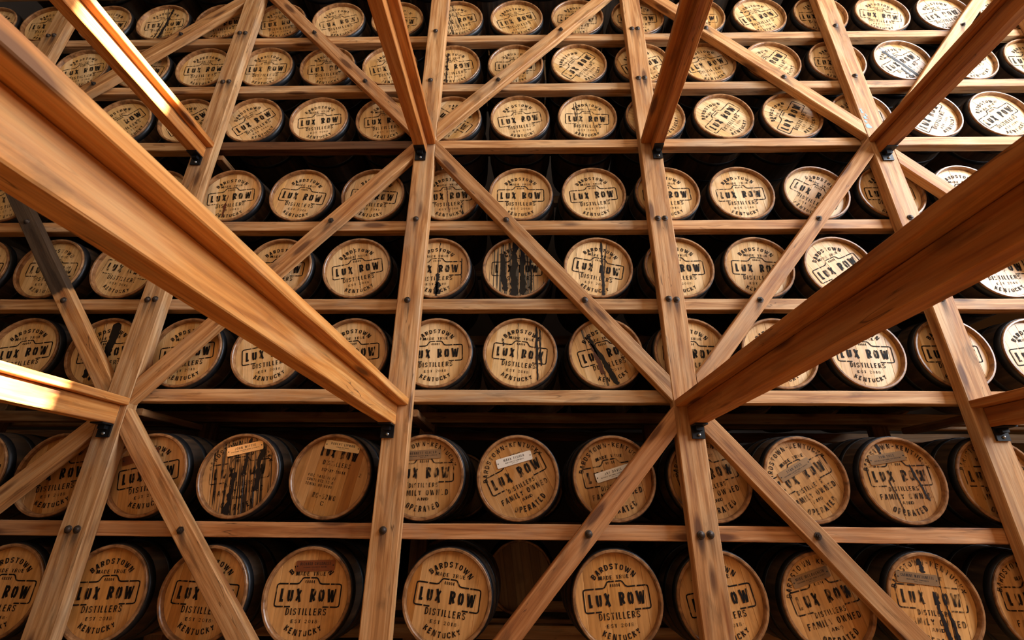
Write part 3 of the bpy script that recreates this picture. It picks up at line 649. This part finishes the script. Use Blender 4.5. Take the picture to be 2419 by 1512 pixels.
# ------------------------------------------------------------------ the barrels, row by row: (X, text angle, options)
D = dict
SG = "SOUTHERN GLAZERS WINE & SPIRITS"
rows = {
 -1: [(-3.416, 0, {}), (-2.744, 2, {}), (-2.107, -3, {}), (-1.455, 0, D(plate=('RICHARD CHILDRESS', 'RICHARD CHILDRESS RACING', 'copper', (0.02, 0.165), 2), d='a copper name plate')),
      (-0.58, -7, D(d='a clean head beside the empty slot')), (0.47, 5, {}), (1.107, 10, {}),
      (1.746, 13, D(de='B', fade=0.35, plate=('MIKE MCLAUGHLIN', SG, 'bronze', (-0.065, 0.13), 17), d='a bronze plate tilted up rightwards')),
      (2.384, -4, D(streaks=[(0.025, 0.06, 0.045, -0.21, 0.016), (0.075, 0.04, 0.1, -0.22, 0.014), (-0.01, 0.24, 0.0, 0.16, 0.02)], de='B', fade=0.4, stain=[0, 0, 0, 0.2, 0.72, 0.45, 0.1], plate=('CARMINE MARTIGNETTI', 'MARTIGNETTI COMPANIES', 'bronze', (-0.05, 0.13), -6), d='a dull plate and dark streaks')), (3.021, 0, D(de='B', fade=0.4))],
 0: [(-3.968, 0, {}), (-3.332, 8, {}), (-2.695, 12, D(streaks=[(0.055, 0.1, 0.075, 0.03, 0.018), (0.075, 0.03, 0.13, -0.2, 0.024), (0.11, 0.0, 0.16, -0.17, 0.02, 1)], stain=[0, 0, 0, 0.1, 0.6, 0.35, 0], plate=('', '', 'copper', (-0.09, 0.12), 17), d='a reddish plate behind the bark-edged brace')),
     (-2.058, 8, D(streaks=[(-0.03, 0.02, -0.035, -0.25, 0.04), (0.03, 0.25, 0.02, 0.0, 0.02), (0.12, 0.2, 0.125, -0.1, 0.03)], de='B', fade=0.45, stain=[0.15, 0.75, 0.85, 0.92, 0.85, 0.8, 0.7], plate=('JOHN WITTIG', SG, 'brass', (0.0, 0.178), 13), d='black-streaked head and bright brass plate')),
     (-1.422, -10, D(de='C', fade=0.35, plate=('ROBERT LIPMAN', 'LIPMAN BROTHERS', 'brass', (0.05, 0.195), -8), d='serial print and an orange-lit plate')),
     (-0.786, 2, D(de='B', fade=0.35, plate=('BENNETT GLAZER', SG, 'bronze', (-0.015, 0.145), 4), d='a brown plate cut by the post')),
     (-0.144, 27, D(de='B', fade=0.25, plate=('MARK FISHER', 'MARTIGNETTI COMPANIES', 'silver', (-0.025, 0.115), 16), d='a gleaming silver plate on tilted print')),
     (0.505, 10, D(de='B', fade=0.35, plate=('JAY DAVIS', 'REPUBLIC NATIONAL DISTRIBUTING', 'silver', (0.0, 0.03), 17), d='a low silver plate behind a brace')),
     (1.143, 15, D(de='B', fade=0.4)),
     (1.78, 25, D(de='B', fade=0.35, plate=('STAN ROSS', SG, 'bronze', (-0.05, 0.06), 27), d='a steeply tilted dull name plate')),
     (2.417, 2, D(streaks=[(0.085, 0.1, 0.15, -0.13, 0.01), (-0.08, 0.0, -0.03, -0.2, 0.005), (-0.1, 0.24, -0.08, 0.15, 0.022)], de='B', fade=0.35, stain=[0, 0, 0.15, 0, 0.1, 0.45, 0], plate=('TOM COLE', 'REPUBLIC NATIONAL DISTRIBUTING', 'bronze', (-0.05, 0.14), 9), d='a level dull name plate')),
     (3.053, 0, D(de='B', fade=0.45))],
 1: [(-3.95, 8, {}), (-3.314, 8, D(streaks=[(0.02, 0.25, 0.02, -0.2, 0.045), (-0.12, 0.1, -0.09, -0.2, 0.028), (-0.03, -0.02, -0.05, -0.22, 0.03)], stain=[0.5, 0.45, 0.7, 0.7, 0.55, 0.1, 0], d='a black-streaked head')), (-2.678, 8, {}), (-2.041, 12, {}), (-1.405, 6, {}), (-0.769, 3, {}),
     (-0.131, -7, D(streaks=[(0.125, 0.3, 0.135, -0.3, 0.016), (0.155, 0.3, 0.162, -0.1, 0.01), (-0.012, 0.3, -0.016, -0.05, 0.004), (-0.13, 0.12, -0.125, 0.06, 0.013)], stain=[0, 0.2, 0.12, 0.12, 0, 0.62, 0.25], d='glossy head and black right-hand streak')),
     (0.511, 15, D(streaks=[(-0.125, 0.15, 0.075, -0.3, 0.03), (-0.11, 0.08, -0.02, -0.16, 0.026, 1), (0.12, 0.05, 0.13, -0.05, 0.004)], stain=[0, 0.1, 0.75, 0.2, 0, 0, 0], d='a dark crack slanting across its head')), (1.148, -2, {}), (1.794, 0, {}), (2.43, -2, D(d='bold lettering beneath the big right-hand beam')), (3.067, 0, {}), (3.703, 8, {})],
 2: [(-4.66, 0, {}), (-4.024, 0, D(fade=0.45)), (-3.387, -10, D(fade=0.35)), (-2.75, 0, {}), (-2.114, 0, {}), (-1.464, 12, D(streaks=[(-.06,.2,.005,.0,.004),(.005,.0,.05,-.18,.005)])),
     (-0.811, 2, D(streaks=[(0.012, 0.3, 0.01, -0.05, 0.006), (0.01, -0.04, 0.012, -0.3, 0.022), (0.02, -0.12, 0.018, -0.23, 0.034), (0.2, 0.1, 0.205, -0.15, 0.006), (-0.19, -0.1, -0.1, -0.21, 0.02)], stain=[0, 0, 0, 0.55, 0.2, 0, 0.35], d='thin drips and a black blotch')),
     (-0.156, 0, D(streaks=[(-0.11, 0.14, -0.1, -0.2, 0.035), (-0.02, 0.24, -0.02, -0.25, 0.045), (0.05, 0.25, 0.055, -0.24, 0.035), (0.11, 0.22, 0.12, -0.2, 0.02)], stain=[0.55, 0.8, 0.86, 0.9, 0.9, 0.85, 0.6], d='an almost wholly blackened head')), (0.502, -12, D(streaks=[(0.04, 0.3, 0.034, -0.3, 0.02), (-0.035, 0.16, -0.045, 0.0, 0.004), (0.075, 0.18, 0.05, -0.05, 0.005), (-0.17, 0.15, -0.15, -0.1, 0.003)], stain=[0, 0.1, 0.1, 0.2, 0.68, 0, 0], d='a black streak through tilted print')),
     (1.151, 2, {}), (1.787, -3, {}), (2.423, 25, D(d='tilted print above the big right-hand beam')), (3.06, 0, {}), (3.696, 3, {})],
 3: [(-4.694, 20, D(fade=0.5, stain=0.3)), (-4.023, 0, {}), (-3.346, 0, {}), (-2.694, 8, D(streaks=[(-0.025, 0.02, -0.03, -0.08, 0.005, 1), (-0.03, -0.07, -0.03, -0.22, 0.018, 1)], stain=[0, 0, 0.5, 0, 0, 0, 0])), (-2.057, -8, {}), (-1.421, -5, {}), (-0.762, 5, D(streaks=[(-0.02, 0.1, 0.02, -0.18, 0.008, 1), (0.12, -0.1, 0.14, -0.2, 0.012)], stain=[0, 0, 0, 0.4, 0.3, 0.1, 0])),
     (-0.126, 0, {}), (0.51, 5, {}), (1.146, 2, {}), (1.783, 3, {}), (2.42, -35, D(d='print tilted steeply downwards')), (3.056, 0, {}), (3.692, 0, {}), (4.328, 0, {})],
 4: [(-5.234, 0, {}), (-4.598, 0, {}), (-3.961, 45, {}), (-3.324, 40, D(stain=0.35)), (-2.688, 40, D(d='steeply tilted print beside the grey post')), (-2.052, 8, {}), (-1.416, 8, {}), (-0.78, -35, D(fade=0.35, d='print tilted down behind the brace')),
     (-0.134, 10, D(fade=0.3)), (0.503, -2, D(streaks=[(-0.1, 0.22, -0.075, -0.2, 0.006), (-0.12, 0.2, -0.1, 0.0, 0.006), (0.0, 0.22, 0.09, -0.2, 0.005)], stain=[0, 0.42, 0, 0.3, 0.1, 0, 0], d='fine cracks of dark seepage')), (1.139, 60, {}), (1.776, 48, D(d='steeply turned print')), (2.412, 58, D(d='turned print beside the bright brace')), (3.049, 0, {}), (3.685, 55, {}), (4.321, 32, {})],
 5: [(-5.268, 0, {}), (-4.632, 15, {}), (-3.996, -5, {}), (-3.359, 5, {}), (-2.723, 3, {}), (-2.086, 8, {}), (-1.45, 15, {}), (-0.814, 10, D(streaks=[(-0.06, 0.2, -0.05, -0.25, 0.016), (0.02, 0.0, 0.03, -0.2, 0.005)], stain=[0, 0, 0, 0.55, 0, 0, 0])), (-0.178, 0, {}), (0.458, 50, D(d='steeply turned print')),
     (1.094, 20, {}), (1.74, 18, {}), (2.376, 48, D(d='turned print behind the bright brace')), (3.012, -5, {}), (3.649, 30, D(streaks=[(-0.13, 0.16, 0.11, -0.19, 0.03), (-0.02, -0.08, 0.06, -0.22, 0.015)], stain=[0, 0, 0.2, 0.8, 0.15, 0.3, 0], d='a blue-black streak')), (4.285, 25, {}), (4.921, 0, {})],
 6: [(-5.898, 0, {}), (-5.262, 5, {}), (-4.626, 0, {}), (-3.99, 8, D(streaks=[(0.03, 0.25, 0.0, -0.25, 0.026), (-0.02, 0.05, -0.05, -0.2, 0.012)], stain=[0, 0, 0, 0.7, 0.1, 0, 0], d='a dark upright streak')), (-3.353, 12, {}), (-2.717, 12, {}), (-2.081, 18, {}), (-1.445, 0, {}),
     (-0.809, 15, D(stain=[0.6, 0.75, 0.8, 0.65, 0.4, 0.35, 0.4], d='black drips over half its head')), (-0.171, 20, D(stain=[0, 0, 0, 0, 0.3, 0, 0])), (0.474, -4, {}), (1.111, 0, {}), (1.748, -4, {}), (2.385, 20, {}), (3.021, 0, {}), (3.657, -12, {}),
     (4.293, 15, D(stain=[0.3, 0.6, 0.5, 0.3, 0.5, 0.3, 0.2], d='a streaked glossy top right head')), (4.929, 0, {})],
 7: [(-5.6+0.637*i, random.uniform(-10, 20), {}) for i in range(17)],
}
tint_row = {-1: (0.95, 0.73, 0.50), 0: (0.78, 0.61, 0.44), 1: (1.10, 1.06, 0.98), 2: (1.10, 1.07, 1.0), 3: (1.12, 1.11, 1.08), 4: (1.10, 1.09, 1.06), 5: (1.06, 1.04, 1.0), 6: (1.05, 1.03, 1.0), 7: (0.9, 0.85, 0.8)}  # aged wood tone plus painted light: lower rows dimmed, upper rows brightened
fade_row = {-1: 0.05, 0: 0.1, 1: 0.08, 2: 0.15, 3: 0.2, 4: 0.25, 5: 0.32, 6: 0.36, 7: 0.5}
HIDDEN = {(2, 3), (2, 12), (3, 1), (3, 14), (4, 0), (4, 1), (5, 0)}   # covered by the big beams or just out of frame: not counted in the labels
for r, lst in rows.items():
    seen = 0
    where = {-1: 'bottom row', 7: 'row cut off by the top edge'}.get(r, '%s row from bottom' % rowname[r])
    for n, (X, ang, op) in enumerate(lst):
        what = op.get('d')
        if (r, n) in HIDDEN:
            side = 'big left-hand beam' if X < 0 else 'big right-hand beam'
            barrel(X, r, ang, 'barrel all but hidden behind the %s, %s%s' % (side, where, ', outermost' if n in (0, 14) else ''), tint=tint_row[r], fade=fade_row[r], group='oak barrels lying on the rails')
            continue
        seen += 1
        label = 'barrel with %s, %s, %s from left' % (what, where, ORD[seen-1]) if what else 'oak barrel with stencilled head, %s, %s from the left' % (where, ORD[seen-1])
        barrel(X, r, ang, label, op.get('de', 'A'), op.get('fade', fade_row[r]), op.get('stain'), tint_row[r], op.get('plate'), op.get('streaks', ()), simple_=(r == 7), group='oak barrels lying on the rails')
# a second rank of barrels behind the three lowest rows
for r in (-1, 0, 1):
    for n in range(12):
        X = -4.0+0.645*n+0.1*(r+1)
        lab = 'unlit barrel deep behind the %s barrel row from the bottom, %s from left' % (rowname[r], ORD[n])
        barrel(X, r, random.uniform(-30, 30), lab, simple_=True, tint=(0.30, 0.25, 0.21), depth=1.15, group='barrels in the second rank')  # dark head tint paints the deep shade of the second rank
# a few daubs of pale blue paint on the cracked post just above the upper beam
BLUE = simple('pale_blue_paint', (0.22, 0.46, 0.62), 0.6)
d_post = [o for o in bpy.data.objects if o.type == 'EMPTY' and str(o.get('label', '')).startswith('cracked upright post')][0]
for j, (dx, z, l, wd) in enumerate(((-0.068, 5.20, 0.05, 0.020), (-0.060, 5.11, 0.03, 0.024), (-0.070, 5.06, 0.025, 0.018), (-0.055, 5.02, 0.05, 0.030), (-0.040, 5.14, 0.03, 0.010))):
    p = obj('paint_daub', drip_mesh(4000+j, dx, z, dx+0.006, z-l, wd, BLUE), d_post, (0, -0.0016, 0)); p['label'] = 'pale blue paint daub'
